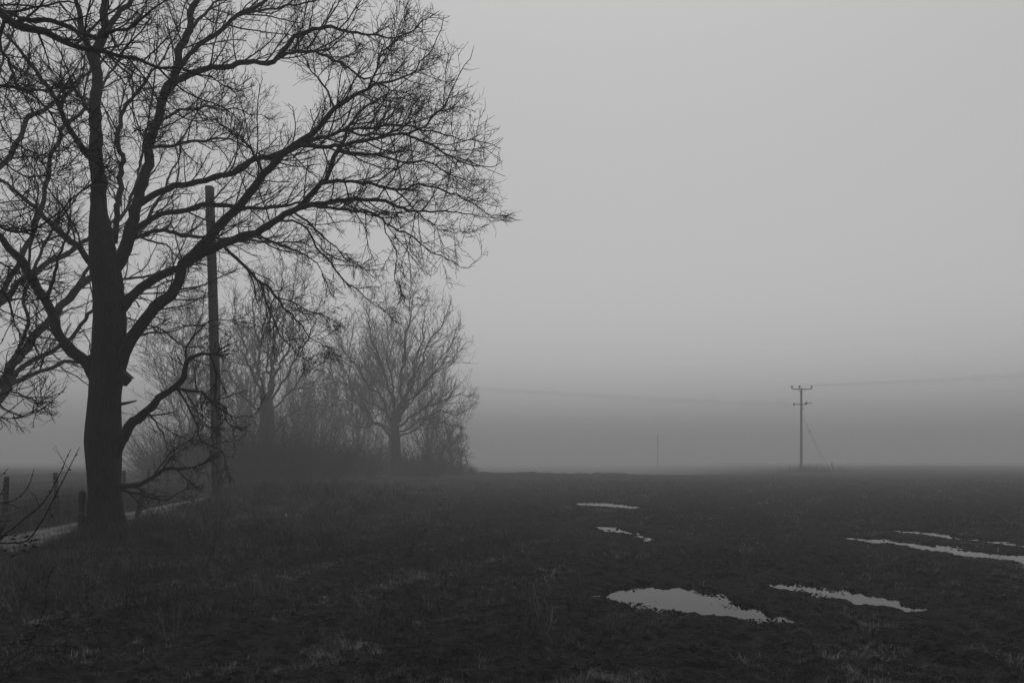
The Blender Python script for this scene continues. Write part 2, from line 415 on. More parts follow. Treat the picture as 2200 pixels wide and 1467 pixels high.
# soil clods round the puddles
def clods():
    n = 60000
    r = 5*np.exp(rng.random(n)*math.log(34/5)); t = np.radians(-20+60*rng.random(n)); x = r*np.sin(t); y = r*np.cos(t)
    e_ = []
    for k_, P_ in PUDW.items():
        m_ = 2200 if k_ in ('big', 'mid') else 900
        i_ = rng.integers(0, len(P_), m_); f_ = rng.random(m_)[:, None]
        e_.append(P_[i_]*(1-f_)+P_[(i_+1) % len(P_)]*f_+rng.normal(0, .10, (m_, 2)))
    e_ = np.concatenate(e_); x = np.r_[x, e_[:, 0]]; y = np.r_[y, e_[:, 1]]; n = len(x)
    pd = inpud(x, y); kp = (rng.random(n) < (.18+.75*np.exp(-np.abs(pd-.08)/.14))*ss(-.22, .25, vn(x/.45, y/.45, 88))) & ((pd > -.2) | (rng.random(n) < .25))
    x = x[kp]; y = y[kp]; n = len(x)
    base = np.array([[1, 0, 0], [-1, 0, 0], [0, 1, 0], [0, -1, 0], [0, 0, 1], [0, 0, -1], [.7, .7, .3], [-.7, .7, .3], [.7, -.7, .3], [-.7, -.7, .3]], float)
    # octahedron faces with split equator corners
    f = np.array([[0, 6, 4], [6, 2, 4], [2, 7, 4], [7, 1, 4], [1, 9, 4], [9, 3, 4], [3, 8, 4], [8, 0, 4], [6, 0, 5], [2, 6, 5], [7, 2, 5], [1, 7, 5], [9, 1, 5], [3, 9, 5], [8, 3, 5], [0, 8, 5]])
    s = (.0035+.011*rng.random(n)**3)*(1+.03*y)
    V = base[None]*(.6+.8*rng.random((n, 10, 1)))*s[:, None, None]
    V[..., 2] *= .75
    z = np.maximum(hgt(x, y), -.083)
    V += np.stack([x, y, z+s*.25], -1)[:, None]
    F_ = (np.arange(n)[:, None, None]*10+f[None]).reshape(-1, 3)
    tag(mesh_np('soil_clods', V.reshape(-1, 3), [F_], M_clod, smooth=False), 'wet crumbs and clods of soil strewn round the puddles', 'soil', kind='stuff')
clods()

# ------------------------------------------------------------------ branch generator
def resample(P, Rr, n):
    P = np.asarray(P, float); d = np.r_[0, np.cumsum(np.linalg.norm(np.diff(P, axis=0), axis=1))]
    # Catmull-Rom, dense, then even
    Pe = np.vstack([2*P[0]-P[1], P, 2*P[-1]-P[-2]]); out = []; rr = []
    for i in range(len(P)-1):
        p0, p1, p2, p3 = Pe[i:i+4]
        for t in np.linspace(0, 1, 8, endpoint=False):
            out.append(.5*((2*p1)+(-p0+p2)*t+(2*p0-5*p1+4*p2-p3)*t*t+(-p0+3*p1-3*p2+p3)*t**3)); rr.append(Rr[i]*(1-t)+Rr[i+1]*t)
    out.append(P[-1]); rr.append(Rr[-1]); out = np.array(out); rr = np.array(rr)
    d = np.r_[0, np.cumsum(np.linalg.norm(np.diff(out, axis=0), axis=1))]
    s = np.linspace(0, d[-1], n)
    return np.stack([np.interp(s, d, out[:, i]) for i in range(3)], -1), np.interp(s, d, rr), d[-1]

def spawn(P, Rr, dens, t0, t1, ang, L, n, wig=.12, trop=(0, 0, .05), rr=.6, rmax=.02, rtip=.5, tipf=.5, out=None, outw=0., env=None, rmin=.002, kmin=1, curl=0.0):
    """children on the parent curves; L=(lo,hi) metres"""
    m, np_, _ = P.shape
    if m == 0: return np.zeros((0, n, 3)), np.zeros((0, n))
    seg = np.linalg.norm(np.diff(P, axis=1), axis=2); Lp = seg.sum(1)
    cnt = np.maximum(kmin, np.floor(Lp*(t1-t0)*dens+rng.random(m)).astype(int))
    pi = np.repeat(np.arange(m), cnt); K = len(pi)
    first = np.repeat(np.cumsum(cnt)-cnt, cnt); j = np.arange(K)-first
    t = t0+(t1-t0)*(j+rng.random(K))/np.repeat(cnt, cnt)
    s = t*(np_-1); i0 = np.minimum(s.astype(int), np_-2); fr = (s-i0)[:, None]
    pos = P[pi, i0]*(1-fr)+P[pi, i0+1]*fr; tan = unit(P[pi, i0+1]-P[pi, i0])
    rp = Rr[pi, i0]*(1-fr[:, 0])+Rr[pi, i0+1]*fr[:, 0]
    v = rng.normal(size=(K, 3))
    if out is not None:
        ov = unit(pos-np.asarray(out)[None]) ; v = v+outw*ov
    perp = unit(v-(v*tan).sum(1)[:, None]*tan)
    a = np.radians(rng.normal(ang[0], ang[1], K))[:, None]
    d = np.cos(a)*tan+np.sin(a)*perp
    ln = (L[0]+(L[1]-L[0])*rng.random(K))*(1-(1-tipf)*t)
    ln = np.minimum(ln, .9*Lp[pi]+.05)
    r0 = np.clip(np.minimum(rp*rr, rmax*(.45+.55*ln/L[1])), rmin, None)
    Q = np.empty((K, n, 3)); Q[:, 0] = pos; trop = np.asarray(trop, float)
    step = (ln/(n-1))[:, None]
    cv = rng.normal(size=(K, 3))*curl
    for i in range(1, n):
        d = unit(d+rng.normal(size=(K, 3))*wig+trop+cv)
        Q[:, i] = Q[:, i-1]+d*step
    tt = np.linspace(0, 1, n)[None]
    Rq = r0[:, None]*(1-(1-rtip)*tt)
    if env is not None:
        k = env(Q[:, -1]) & env(Q[:, n//2]); Q = Q[k]; Rq = Rq[k]
    return Q, Rq

def proj(P):
    return CX+F*P[..., 0]/P[..., 1], HY-F*(P[..., 2]-EYE)/P[..., 1]

class Limb: pass
def trace(pts, w, Y0, Y1, parent=None, n=None, wob=.02, ycurve=1.0):
    pts = np.asarray(pts, float)
    if parent is not None:
        qx, qy = proj(parent.P); i = np.argmin((qx-pts[0, 0])**2+(qy-pts[0, 1])**2)
        Y0 = parent.P[i, 1]; st = parent.P[i]
    d = np.r_[0, np.cumsum(np.linalg.norm(np.diff(pts, axis=0), axis=1))]; s = (d/d[-1])**ycurve
    Y = Y0+(Y1-Y0)*s
    W3 = np.array([p2w(p[0], p[1], yy) for p, yy in zip(pts, Y)])
    if parent is not None: W3[0] = st
    if np.isscalar(w[0]) and len(w) == 2: ww = np.interp(d/d[-1], [0, 1], w)
    else: ww = np.interp(d/d[-1], np.linspace(0, 1, len(w)), w)
    Rr = ww*.80/2/F*Y
    L = np.linalg.norm(np.diff(W3, axis=0), axis=1).sum()
    n = n or int(max(10, min(60, L/.14)))
    P, R_, Ln = resample(W3, Rr, n)
    P[1:] += rng.normal(size=P[1:].shape)*wob*np.minimum(1, Ln/3)*.5
    if wob >= .02:
        tt = np.linspace(0, Ln, n); ph = rng.random((2, 3))*6.28
        for fi, (wl, am) in enumerate(((1.1, .022), (.5, .012)) if wob < .06 else ((3.9, .13), (1.6, .06))):
            P += (np.sin(tt[:, None]*6.28/wl+ph[fi])-np.sin(ph[fi]))*am*np.minimum(1, tt/1.5)[:, None]*np.array([1, 1, 1])*min(1., Y0/17)
    l = Limb(); l.P, l.R, l.L = P, R_*(1+.07*rng.normal(size=len(R_))*.6)*(1-.45*np.linspace(0, 1, len(R_))**3), Ln
    return l

def grow(l, cfg, env=None, out=None, scale=1.0, t0=.12):
    """secondary branches, shoots and twigs on one limb -> Curves"""
    c = Curves()
    P0 = l.P[None]; R0 = l.R[None]
    d1, d2, d3 = cfg.get('dens', (3, 6.5, 9)); K_ = cfg.get('mul', 1.0); d1 *= 1.25*K_; d2 *= 1.35*K_; d3 *= 1.25*K_; tm = cfg.get('tmin', .0042)
    w = cfg.get('trop', .04); tr = (0, 0, w)
    sc = scale
    A, RA = spawn(P0, R0, d1, t0, 1., (46, 12), (.55*sc, 1.9*sc), 10, wig=.10, trop=tr, rr=.55, rmax=.022*cfg.get('thick', 1), tipf=.55, out=out, outw=.7, env=env)
    # the limb's own end runs on as a fork of shoots
    B, RB = spawn(P0[:, -4:], R0[:, -4:], 1, .7, 1., (18, 9), (.7*sc, 1.5*sc), 10, wig=.12, trop=tr, rr=.85, rmax=.03, tipf=1, env=env, kmin=4)
    A = np.concatenate([A, B]); RA = np.concatenate([RA, RB])
    C_, RC = spawn(A, RA, d2/sc, .12, 1., (44, 13), (.22*sc, .75*sc), 7, wig=.11, trop=tr, rr=.62, rmax=.009*cfg.get('thick', 1), tipf=.6, out=out, outw=.5, env=env, kmin=2, rmin=tm*1.25)
    D, RD = spawn(C_, RC, d3/sc, .15, 1., (42, 15), (.07*sc, .30*sc), 4, wig=.13, trop=tr, rr=.7, rmax=.0055*cfg.get('thick', 1), tipf=.7, env=env, kmin=2, rmin=tm)
    E, RE = spawn(P0, R0, d2*.7, t0, 1., (60, 15), (.15*sc, .6*sc), 6, wig=.16, trop=tr, rr=.4, rmax=.008, tipf=.8, env=env, rmin=tm*1.2)
    c.add(A, RA, 5); c.add(C_, RC, 3); c.add(D, RD, 3); c.add(E, RE, 3)
    if cfg.get('twig4'):
        G, RG = spawn(D, RD, 14/sc, .2, 1., (42, 12), (.03*sc, .10*sc), 3, wig=.15, trop=tr, rr=.8, rmax=.004, tipf=.8, env=env, rmin=.0024)
        c.add(G, RG, 3)
    return c

def limb_mesh(l, root, sides=10, name='limb', mat=None, blunt=False):
    c = Curves(); P = l.P; r = l.R.copy()
    P = np.vstack([P, P[-1:]+(P[-1]-P[-2])*(.1 if blunt else .5)]); r = np.r_[r, .0006]
    c.add(P, r, sides)
    return c.mesh(name, mat or M_limb, root, rough=.10)

# ================================================================== THE BIG TREE (foreground left)
TY = 17.0
tb = p2w(228, 1150, TY); z0 = float(hgt(np.array([tb[0]]), np.array([TY]))[0])
big = empty('bare_tree', (tb[0], TY, z0)); tag(big, 'largest black bare tree with thick upright trunk beside the lane', 'tree')
def px_trunk(pts, sides, root, name='trunk', flare=0, Y=TY, mat=M_bark, lump=.06):
    P = np.array([p2w(a, b, Y) for a, b, w in pts]); r = np.array([w/2/F*Y for a, b, w in pts])
    Pn, Rn, L = resample(P, r, 110)
    k = sides; th = np.arange(k)*2*math.pi/k
    V = []
    for i in range(len(Pn)):
        h = Pn[i, 2]
        ra = Rn[i]*(1+lump*np.array([vn(np.array([math.cos(t)*1.6+3]), np.array([math.sin(t)*1.6+h*.9]), 41)[0] for t in th])*1.6
                    + lump*.7*np.array([vn(np.array([t*3.2]), np.array([h*4]), 42)[0] for t in th]))
        fl = max(0, 1-(h-Pn[0, 2])/1.05)
        ra = ra*(1+flare*fl**2*(1+.55*np.cos(th*5+.6)))
        V.append(np.stack([Pn[i, 0]+ra*np.cos(th), Pn[i, 1]+ra*np.sin(th), np.full(k, h)], -1))
    V = np.array(V).reshape(-1, 3); idx = np.arange(len(V)).reshape(-1, k)
    q = np.stack([idx[:-1], np.roll(idx[:-1], -1, 1), np.roll(idx[1:], -1, 1), idx[1:]], -1).reshape(-1, 4)
    V = np.vstack([V, Pn[-1:]+[[0, 0, .1]]]); n0 = len(V)-1
    cap = np.stack([idx[-1], np.roll(idx[-1], -1), np.full(k, n0)], -1)
    l = Limb(); l.P, l.R, l.L = Pn, Rn, L
    return mesh_np(name, V, [q, cap], mat, root), l
zb = HY+F*(EYE-z0+.15)/TY
trunk_o, trunk = px_trunk([(231, zb, 70), (230, 1130, 68), (225, 1050, 66), (222, 950, 72), (226, 850, 63), (233, 780, 68), (236, 700, 67), (233, 620, 60), (226, 570, 60), (221, 535, 54), (216, 490, 46), (211, 440, 30)], 40, big, flare=.5)

XM_y = [-200, 0, 60, 120, 200, 310, 400, 470, 500, 545, 620, 680, 800, 900, 1100]
XM_x = [840, 925, 985, 1010, 1048, 1080, 1085, 1118, 1060, 1045, 985, 880, 730, 560, 470]
def env_big(Q):
    px, py = proj(Q); return (px < np.interp(py, XM_y, XM_x)+14-75*rng.random(len(Q))**1.6*ss(-.1, .35, vn(py/34, Q[:, 1]/1.5, 44)+.15)) & (Q[..., 1] > 9)
c3 = (tb[0], TY, 6.0)
BL = {}
def L(name, pts, w, dy, parent=None, Y0=TY, **k):
    p = BL.get(parent) if parent else None
    BL[name] = trace(pts, w, Y0, TY+dy, parent=p, **k); return BL[name]
L('A', [(224, 575), (217, 500), (211, 409), (205, 341), (204, 273), (206, 204), (206, 153), (208, 112), (221, 68), (226, 0), (232, -90), (228, -200), (235, -330)], (54, 40, 33, 29, 25, 20, 12, 5), .6)
L('A2', [(206, 150), (192, 110), (178, 60), (165, 0), (150, -80), (140, -180)], (20, 5), -1.5, 'A')
L('A3', [(216, 85), (245, 40), (283, 0), (330, -60), (380, -150)], (16, 4), 1.5, 'A')
L('B', [(243, 590), (262, 545), (279, 500), (286, 443), (303, 392), (320, 307), (334, 245), (354, 191), (371, 157), (385, 102), (402, 58), (412, 17), (432, -40), (450, -140), (480, -260)], (34, 30, 25, 23, 21, 16, 11, 5), 1.8)
L('B1', [(368, 172), (443, 150), (511, 140), (579, 133), (604, 117), (648, 72), (700, 62), (773, 72), (841, 82), (900, 60), (935, 30)], (17, 14, 12, 10, 6, 4), -.5, 'B')
L('B1b', [(598, 122), (653, 109), (704, 119), (756, 150), (790, 167), (817, 181), (880, 200)], (9, 4), -2, 'B1')
L('B2', [(372, 157), (410, 115), (460, 75), (511, 34), (573, 0), (640, -50), (720, -90)], (13, 10, 5), 1.2, 'B')
L('B2b', [(511, 34), (560, 22), (620, 14), (700, -10), (760, -20)], (7, 3), 2.5, 'B2')
L('B3', [(318, 325), (375, 310), (443, 297), (511, 303), (560, 335)], (9, 4), 3.5, 'B')
L('B4', [(402, 58), (440, 30), (470, 0), (500, -50)], (9, 4), 3, 'B')
L('B5', [(297, 440), (341, 412), (409, 392), (494, 371), (532, 348), (596, 330), (653, 307), (722, 283), (790, 273), (841, 269), (909, 276), (977, 296), (1040, 305), (1066, 318)], (18, 15, 14, 11, 8, 5, 3.5), -2.2, 'B')
L('B6', [(290, 497), (320, 478), (358, 460), (409, 453), (477, 443), (545, 453), (596, 447), (660, 440), (740, 452)], (15, 13, 10, 6), 1.6, 'B')
L('B7', [(288, 510), (337, 495), (383, 501), (436, 507), (500, 512), (570, 516), (640, 520)], (11, 5), 3.4, 'B')
L('B8', [(328, 270), (380, 240), (430, 232), (500, 235), (570, 250)], (8, 3), 4.5, 'B')
L('C', [(246, 520), (256, 409), (262, 341), (252, 307), (262, 245), (283, 211), (307, 181), (345, 130), (380, 70), (400, 0)], (17, 14, 11, 6, 4), 3.5, Y0=TY+.2)
L('E', [(243, 850), (254, 805), (266, 766), (278, 731), (307, 691), (337, 658), (368, 627), (386, 590), (396, 566), (429, 532), (460, 501), (491, 461), (521, 431), (549, 400), (568, 368), (602, 337), (636, 310), (670, 283), (704, 252), (732, 222), (773, 198), (840, 172), (882, 160), (923, 112), (940, 72), (950, 44)], (26, 33, 31, 29, 27, 25, 22, 20, 17, 12, 8, 5, 3.5), -1.4)
L('E1', [(562, 377), (552, 345), (540, 318), (520, 300), (508, 285), (470, 262), (440, 250)], (8, 3.5), -3.2, 'E')
L('E2', [(636, 310), (680, 313), (725, 312), (790, 297), (858, 286), (909, 269), (955, 215), (985, 160), (1000, 135), (1009, 105)], (12, 10, 8, 6, 4, 3), -3.4, 'E')
L('E3', [(858, 286), (900, 300), (960, 330), (1000, 350), (1040, 355), (1070, 345)], (7, 3), -4, 'E2')
L('E4', [(725, 228), (700, 190), (680, 165), (660, 135), (640, 100)], (6, 3), -3, 'E')
L('E5', [(790, 190), (810, 150), (818, 120), (850, 90)], (6, 3), -3, 'E')
L('D', [(262, 665), (276, 645), (291, 627), (337, 596), (383, 572), (399, 562)], (27, 24, 22), -.2)
L('F', [(399, 562), (445, 538), (521, 507), (568, 487), (636, 446), (664, 419), (698, 385), (711, 348), (725, 324), (739, 303), (745, 273), (773, 242), (824, 204), (868, 177), (909, 135)], (24, 22, 19, 15, 13, 9, 5, 3.5), .8, 'D')
L('F1', [(636, 446), (691, 436), (756, 429), (817, 429), (858, 446), (909, 453), (977, 455), (1030, 462), (1060, 470)], (12, 11, 8, 5, 3), .2, 'F')
L('F2', [(650, 440), (739, 450), (790, 455), (817, 468), (858, 495), (892, 512), (919, 533), (953, 553), (998, 574), (1020, 568)], (9, 7, 6, 5, 3, 2.5), -2.4, 'F')
L('F3', [(725, 324), (790, 330), (858, 345), (920, 350), (980, 380), (1030, 400)], (8, 3), 2.8, 'F')
L('F4', [(745, 273), (770, 290), (820, 290), (870, 275), (930, 250), (990, 230)], (7, 3), 2.6, 'F')
L('G', [(690, 394), (735, 388), (773, 392), (841, 405), (892, 399), (943, 405), (994, 426), (1045, 457), (1080, 464)], (9, 8, 6, 5, 3), -.9, 'F')
L('G2', [(841, 405), (880, 440), (920, 480), (960, 500), (1000, 505)], (5, 2.5), -1.8, 'G')
L('H', [(484, 528), (500, 547), (534, 580), (578, 618), (592, 642), (626, 669), (646, 700), (670, 727), (700, 741)], (9, 8, 6, 3), -1.6, 'F')
L('Hb', [(562, 604), (572, 650), (590, 690), (610, 730), (640, 760), (668, 780)], (5, 2.5), -2.2, 'H')
L('Hc', [(592, 642), (630, 650), (660, 668), (700, 680)], (4, 2.5), -1.2, 'H')
L('H2', [(545, 500), (575, 515), (609, 526), (647, 543), (680, 563), (700, 590)], (7, 3), .2, 'F')
L('H3', [(632, 452), (660, 476), (684, 499), (718, 533), (738, 553), (773, 570)], (6, 3), -.6, 'F')
L('H4', [(600, 470), (640, 480), (660, 495), (684, 536), (711, 570), (738, 598), (766, 625), (800, 652), (830, 668)], (6, 5, 2.5), 1.6, 'F')
L('H5', [(817, 468), (830, 500), (846, 530), (855, 560), (850, 600), (872, 640), (890, 660)], (3.5, 2), -2.6, 'F2')
L('I', [(222, 870), (206, 815), (188, 780), (153, 747), (123, 700), (107, 655), (77, 602), (46, 556), (18, 523), (-15, 490), (-60, 430), (-110, 350)], (30, 34, 28, 26, 24, 22, 18, 12), -.6)
L('I1', [(110, 650), (117, 584), (129, 541), (138, 516), (150, 470), (150, 420)], (10, 4), -1.8, 'I')
L('I2', [(60, 575), (66, 530), (70, 480), (80, 420), (70, 350)], (8, 3), -1.2, 'I')
L('J', [(205, 590), (190, 560), (172, 532), (144, 513), (101, 470), (67, 437), (20, 400), (-40, 350)], (20, 16, 12, 6), 1.2)
L('K', [(198, 345), (181, 327), (146, 272), (119, 218), (85, 163), (55, 126), (20, 85), (-30, 30)], (17, 14, 11, 6), -.8, 'A')
L('K2', [(197, 243), (187, 234), (170, 204), (136, 184), (112, 177), (70, 165)], (11, 4), 1.8, 'A')
L('M0', [(276, 507), (322, 517), (368, 532), (386, 560)], (6, 5), -.6, 'B')
L('L', [(240, 985), (255, 957), (266, 937), (283, 910), (317, 876), (358, 842), (385, 818), (402, 777), (423, 762), (460, 757)], (34, 28, 24, 21, 19, 17, 14, 12), -1.2)
L('L1', [(448, 758), (464, 801), (460, 859), (477, 880), (511, 897), (540, 900)], (8, 6, 3), -1.5, 'L')
L('L1b', [(378, 825), (400, 838), (426, 839), (457, 859), (480, 870), (490, 905), (520, 920)], (8, 7, 3), -2.4, 'L')
L('L2', [(388, 835), (392, 852), (409, 886), (426, 920), (430, 948), (455, 955), (477, 968), (482, 1000)], (6, 5, 3), -.6, 'L')
L('L3', [(320, 878), (327, 897), (351, 931), (358, 955), (375, 985)], (5, 3), -1.9, 'L')
L('L4', [(402, 777), (400, 750), (420, 720), (450, 690), (500, 690)], (6, 3), .2, 'L')
L('M', [(248, 1043), (262, 1044), (300, 1040), (331, 1023), (361, 1006), (395, 1004), (438, 999)], (16, 13, 12, 11, 9, 7), -.5)
L('M2', [(250, 1052), (268, 1054), (307, 1064), (341, 1072), (375, 1064), (400, 1050)], (8, 6, 4), -1.1)
L('M3', [(331, 1023), (345, 1000), (365, 980), (385, 960), (410, 945)], (5, 3), -.9, 'M')
L('S', [(250, 874), (262, 868), (278, 864), (293, 860)], (10, 8, 6), -.3)
L('X1', [(300, 660), (290, 645), (262, 630)], (4, 3), .4)
L('X2', [(318, 676), (345, 665), (330, 648), (300, 640)], (5, 3), -.6, 'E')
L('X3', [(300, 690), (345, 705), (372, 725), (395, 745), (425, 740)], (5, 3), .6, 'E')
sparse = dict(dens=(2.2, 5, 7)); base_cfg = dict(dens=(4.0, 7.2, 10.5), trop=.035)
droop = dict(dens=(3.6, 7, 9.5), trop=-.02)
CF = {'S': None, 'X1': None, 'M0': sparse, 'D': dict(dens=(2, 5, 8)), 'A': dict(dens=(1.8, 6, 9), trop=.03)}
for k in ('H', 'Hb', 'Hc', 'H2', 'H3', 'H4', 'H5', 'L1', 'L1b', 'L2', 'F2', 'G2'): CF[k] = droop
for k in ('L', 'M', 'M2', 'M3', 'L3', 'L4', 'I', 'X2', 'X3'): CF[k] = dict(dens=(2.4, 5.5, 7.5), trop=.02)
for k, l in BL.items():
    thick = l.R[0] > .12
    lo = limb_mesh(l, big, 14 if thick else 8, 'limb', blunt=k in 'SM')
    cfg = CF.get(k, base_cfg)
    if cfg is None: continue
    sc = .55 if k in ('Hb', 'Hc', 'L3', 'M3', 'H5', 'X2', 'X3', 'M', 'M2', 'L2', 'L', 'L1', 'L1b') else (.75 if k[0] in 'HLM' else .95)
    c = grow(l, cfg, env_big, c3, sc, t0=.3 if thick else .12)
    c.mesh('twigs', M_twig, lo)

# box fixed to the trunk
bx = empty('nest_box', tuple(p2w(268, 815, TY-.1))); tag(bx, 'small dark angular box fixed high on the right side of the big trunk', 'nest box')
def box_mesh(name, c, s, rot, mat, root, bev=.006):
    from mathutils import Matrix, Vector, Euler
    import bmesh
    bm = bmesh.new(); bmesh.ops.create_cube(bm, size=1)
    for v in bm.verts: v.co = Vector((v.co.x*s[0], v.co.y*s[1], v.co.z*s[2]))
    if bev: bmesh.ops.bevel(bm, geom=bm.edges[:], offset=bev, segments=2, affect='EDGES')
    M = Matrix.Translation(Vector(c)) @ Euler(rot).to_matrix().to_4x4()
    bmesh.ops.transform(bm, matrix=M, verts=bm.verts)
    me = bpy.data.meshes.new(name); bm.to_mesh(me); bm.free()
    return link(name, me, mat, root)
pc = p2w(264, 813, TY-.1)
box_mesh('box_body', pc, (.26, .2, .2), (0, R(42), 0), M_box, bx)
box_mesh('roof_board', pc+np.array([.085, 0, .10]), (.27, .26, .02), (0, R(42), 0), M_box, bx)

# ================================================================== NEAR TREE (trunk left of the frame, limbs reach in)
NY = 10.5
nb = np.array([-9.6, NY, 0.0]); nb[2] = float(hgt(nb[:1], nb[1:2])[0])
near = empty('bare_tree', tuple(nb)); tag(near, 'nearest bare tree whose black limbs reach in from the top left edge', 'tree')
def wtrunk(pts, sides, root, name='trunk', flare=.2, mat=M_bark):
    P = np.array([p[:3] for p in pts]); r = np.array([p[3] for p in pts])
    q = [(CX+F*p[0]/p[1], HY-F*(p[2]-EYE)/p[1]) for p in P]
    Pn, Rn, L_ = resample(P, r, 40); c = Curves()
    f = np.clip(1-(Pn[:, 2]-Pn[0, 2])/.8, 0, 1)**2*flare+1
    c.add(np.vstack([Pn, Pn[-1:]+[[0, 0, .05]]]), np.r_[Rn*f, .001], sides)
    o = c.mesh(name, mat, root, rough=.08); l = Limb(); l.P, l.R, l.L = Pn, Rn, L_
    return o, l
wtrunk([(nb[0], NY, nb[2]-.2, .42), (nb[0]+.1, NY, 2.5, .36), (nb[0]+.2, NY, 5.5, .32), (nb[0]+.1, NY+.2, 8.5, .24), (nb[0]+.4, NY+.1, 12, .12), (nb[0]+.3, NY, 14.5, .03)], 20, near)
NL = {}
def LN(name, pts, w, Y0, Y1, parent=None, **k):
    NL[name] = trace(pts, w, Y0, Y1, parent=NL.get(parent) if parent else None, **k)
LN('a', [(-440, -190), (-250, -150), (-120, -80), (-40, -5), (0, 30), (34, 55), (68, 68), (112, 78), (153, 99), (204, 112), (239, 119), (290, 133), (341, 143), (385, 150), (430, 165), (500, 192)], (42, 40, 34, 28, 24, 18, 13, 9, 5), NY, 10.2)
LN('b', [(30, 50), (60, 42), (102, 44), (143, 58), (191, 78), (239, 75), (290, 51), (334, 20), (370, -10)], (14, 12, 9, 5), 0, 9.6, 'a')
LN('c', [(-20, 70), (0, 102), (24, 136), (34, 177), (68, 204), (112, 245), (136, 290), (170, 317)], (8, 7, 3), 0, 9.4, 'a')
LN('d', [(-440, 260), (-200, 230), (-60, 190), (0, 186), (41, 191), (82, 198), (112, 201)], (22, 16, 10, 8), NY, 10)
LN('e', [(220, 115), (262, 150), (283, 170), (286, 239), (297, 293)], (6, 3), 0, 9.6, 'a')
LN('f', [(-440, 330), (-250, 380), (-100, 440), (-10, 480), (31, 495), (77, 489), (123, 464), (153, 431), (190, 400)], (22, 16, 10, 8, 5), NY, 9.8)
LN('g', [(-250, 380), (-120, 330), (-30, 330), (20, 360), (60, 380), (110, 380)], (12, 8, 4), 0, 10.4, 'f')
LN('h', [(-440, 560), (-250, 520), (-120, 560), (-40, 600), (10, 640), (30, 700), (60, 730)], (20, 12, 5), NY, 9.6)
LN('i', [(-440, 640), (-300, 680), (-160, 760), (-60, 820), (0, 870), (40, 890), (80, 880)], (20, 12, 5), NY, 9.2)
LN('j', [(341, 143), (380, 185), (420, 210), (480, 230), (520, 265)], (6, 3), 0, 10.8, 'a')
LN('k', [(153, 99), (200, 60), (250, 20), (300, -20)], (8, 4), 0, 11.2, 'a')
LN('l', [(-60, -25), (-30, 60), (-20, 160), (-5, 240), (20, 290), (60, 320)], (10, 4), 0, 10, 'a')
LN('m', [(-100, 440), (-60, 520), (-10, 560), (30, 575), (50, 600)], (8, 4), 0, 9.9, 'f')
def env_near(Q):
    px, py = proj(Q); return (px < np.interp(py, [-100, 0, 150, 300, 400, 560, 700, 860, 930, 960], [420, 430, 560, 520, 260, 170, 110, 130, 110, 20])) & (Q[..., 1] > 6)
for k, l in NL.items():
    lo = limb_mesh(l, near, 12 if l.R[0] > .08 else 8)
    c = grow(l, dict(dens=(4.2, 7, 10), trop=.01 if k in 'fhi' else .02), env_near, (nb[0], NY, 5), .62 if k not in 'ab' else .7, t0=.25)
    c.mesh('twigs', M_twig, lo)

# ================================================================== GREY TREE BEHIND (left edge)
GYD = 25.0
gb = np.array([-17.6, GYD, 0.]); gb[2] = float(hgt(gb[:1], gb[1:2])[0])
gt = empty('bare_tree', tuple(gb)); tag(gt, 'grey bare tree beyond the lane, limbs leaning in from the left edge', 'tree')
wtrunk([(gb[0], GYD, gb[2]-.2, .5), (gb[0]+.1, GYD, 1.5, .42), (gb[0]+.1, GYD, 4, .38), (gb[0]-.2, GYD+.3, 8, .25), (gb[0]+.2, GYD, 13, .12), (gb[0]+.3, GYD, 17, .03)], 18, gt)
GL = {}
def LG(name, pts, w, Y1, parent=None, Y0=GYD):
    GL[name] = trace(pts, w, Y0, Y1, parent=GL.get(parent) if parent else None)
LG('a', [(-104, 900), (-60, 880), (0, 829), (31, 786), (61, 747), (101, 698), (123, 676), (147, 645), (184, 609), (240, 560), (300, 500), (350, 420), (390, 330)], (26, 24, 22, 20, 16, 10, 6), 24)
LG('b', [(-40, 870), (0, 850), (46, 790), (98, 762), (135, 741), (163, 715), (196, 670), (260, 640), (320, 620), (380, 600)], (14, 12, 9, 5), 22, 'a')
LG('c', [(-104, 760), (-50, 700), (0, 652), (25, 624), (55, 596), (101, 566), (147, 541), (184, 517), (250, 470), (310, 400), (350, 330)], (20, 17, 14, 8, 4), 27)
LG('d', [(-104, 560), (-60, 450), (0, 358), (27, 334), (44, 290), (61, 256), (89, 239), (136, 208), (200, 150), (260, 90), (320, 0)], (18, 14, 12, 8, 4), 26)
LG('e', [(-20, 660), (40, 560), (80, 470), (99, 392), (106, 341), (126, 297), (136, 273), (181, 232), (240, 150), (290, 60), (330, -40)], (14, 12, 8, 4), 27, 'c')
LG('f', [(-104, 920), (-50, 900), (0, 862), (34, 822), (85, 801), (136, 781), (170, 777), (198, 764), (240, 735), (300, 720), (350, 715), (420, 700)], (14, 11, 9, 5), 22.5)
LG('g', [(31, 786), (60, 700), (50, 640), (80, 560), (110, 500), (160, 430), (220, 360)], (10, 8, 4), 26, 'a')
LG('h', [(184, 609), (240, 600), (300, 600), (360, 580), (430, 570), (480, 590)], (8, 4), 24, 'a')
LG('i', [(-104, 860), (-40, 850), (10, 840), (50, 850), (90, 870), (110, 890)], (9, 7, 4), 22)
LG('j', [(-60, 450), (-40, 300), (-10, 180), (30, 60), (50, -60)], (12, 4), 25, 'd')
LG('k', [(101, 698), (150, 640), (200, 560), (280, 430), (310, 300), (330, 180), (340, 60)], (10, 8, 4), 28, 'a')
def env_g(Q):
    px, py = proj(Q); return (px < np.interp(py, [0, 400, 600, 720, 900, 1000], [560, 560, 520, 470, 130, 40]))
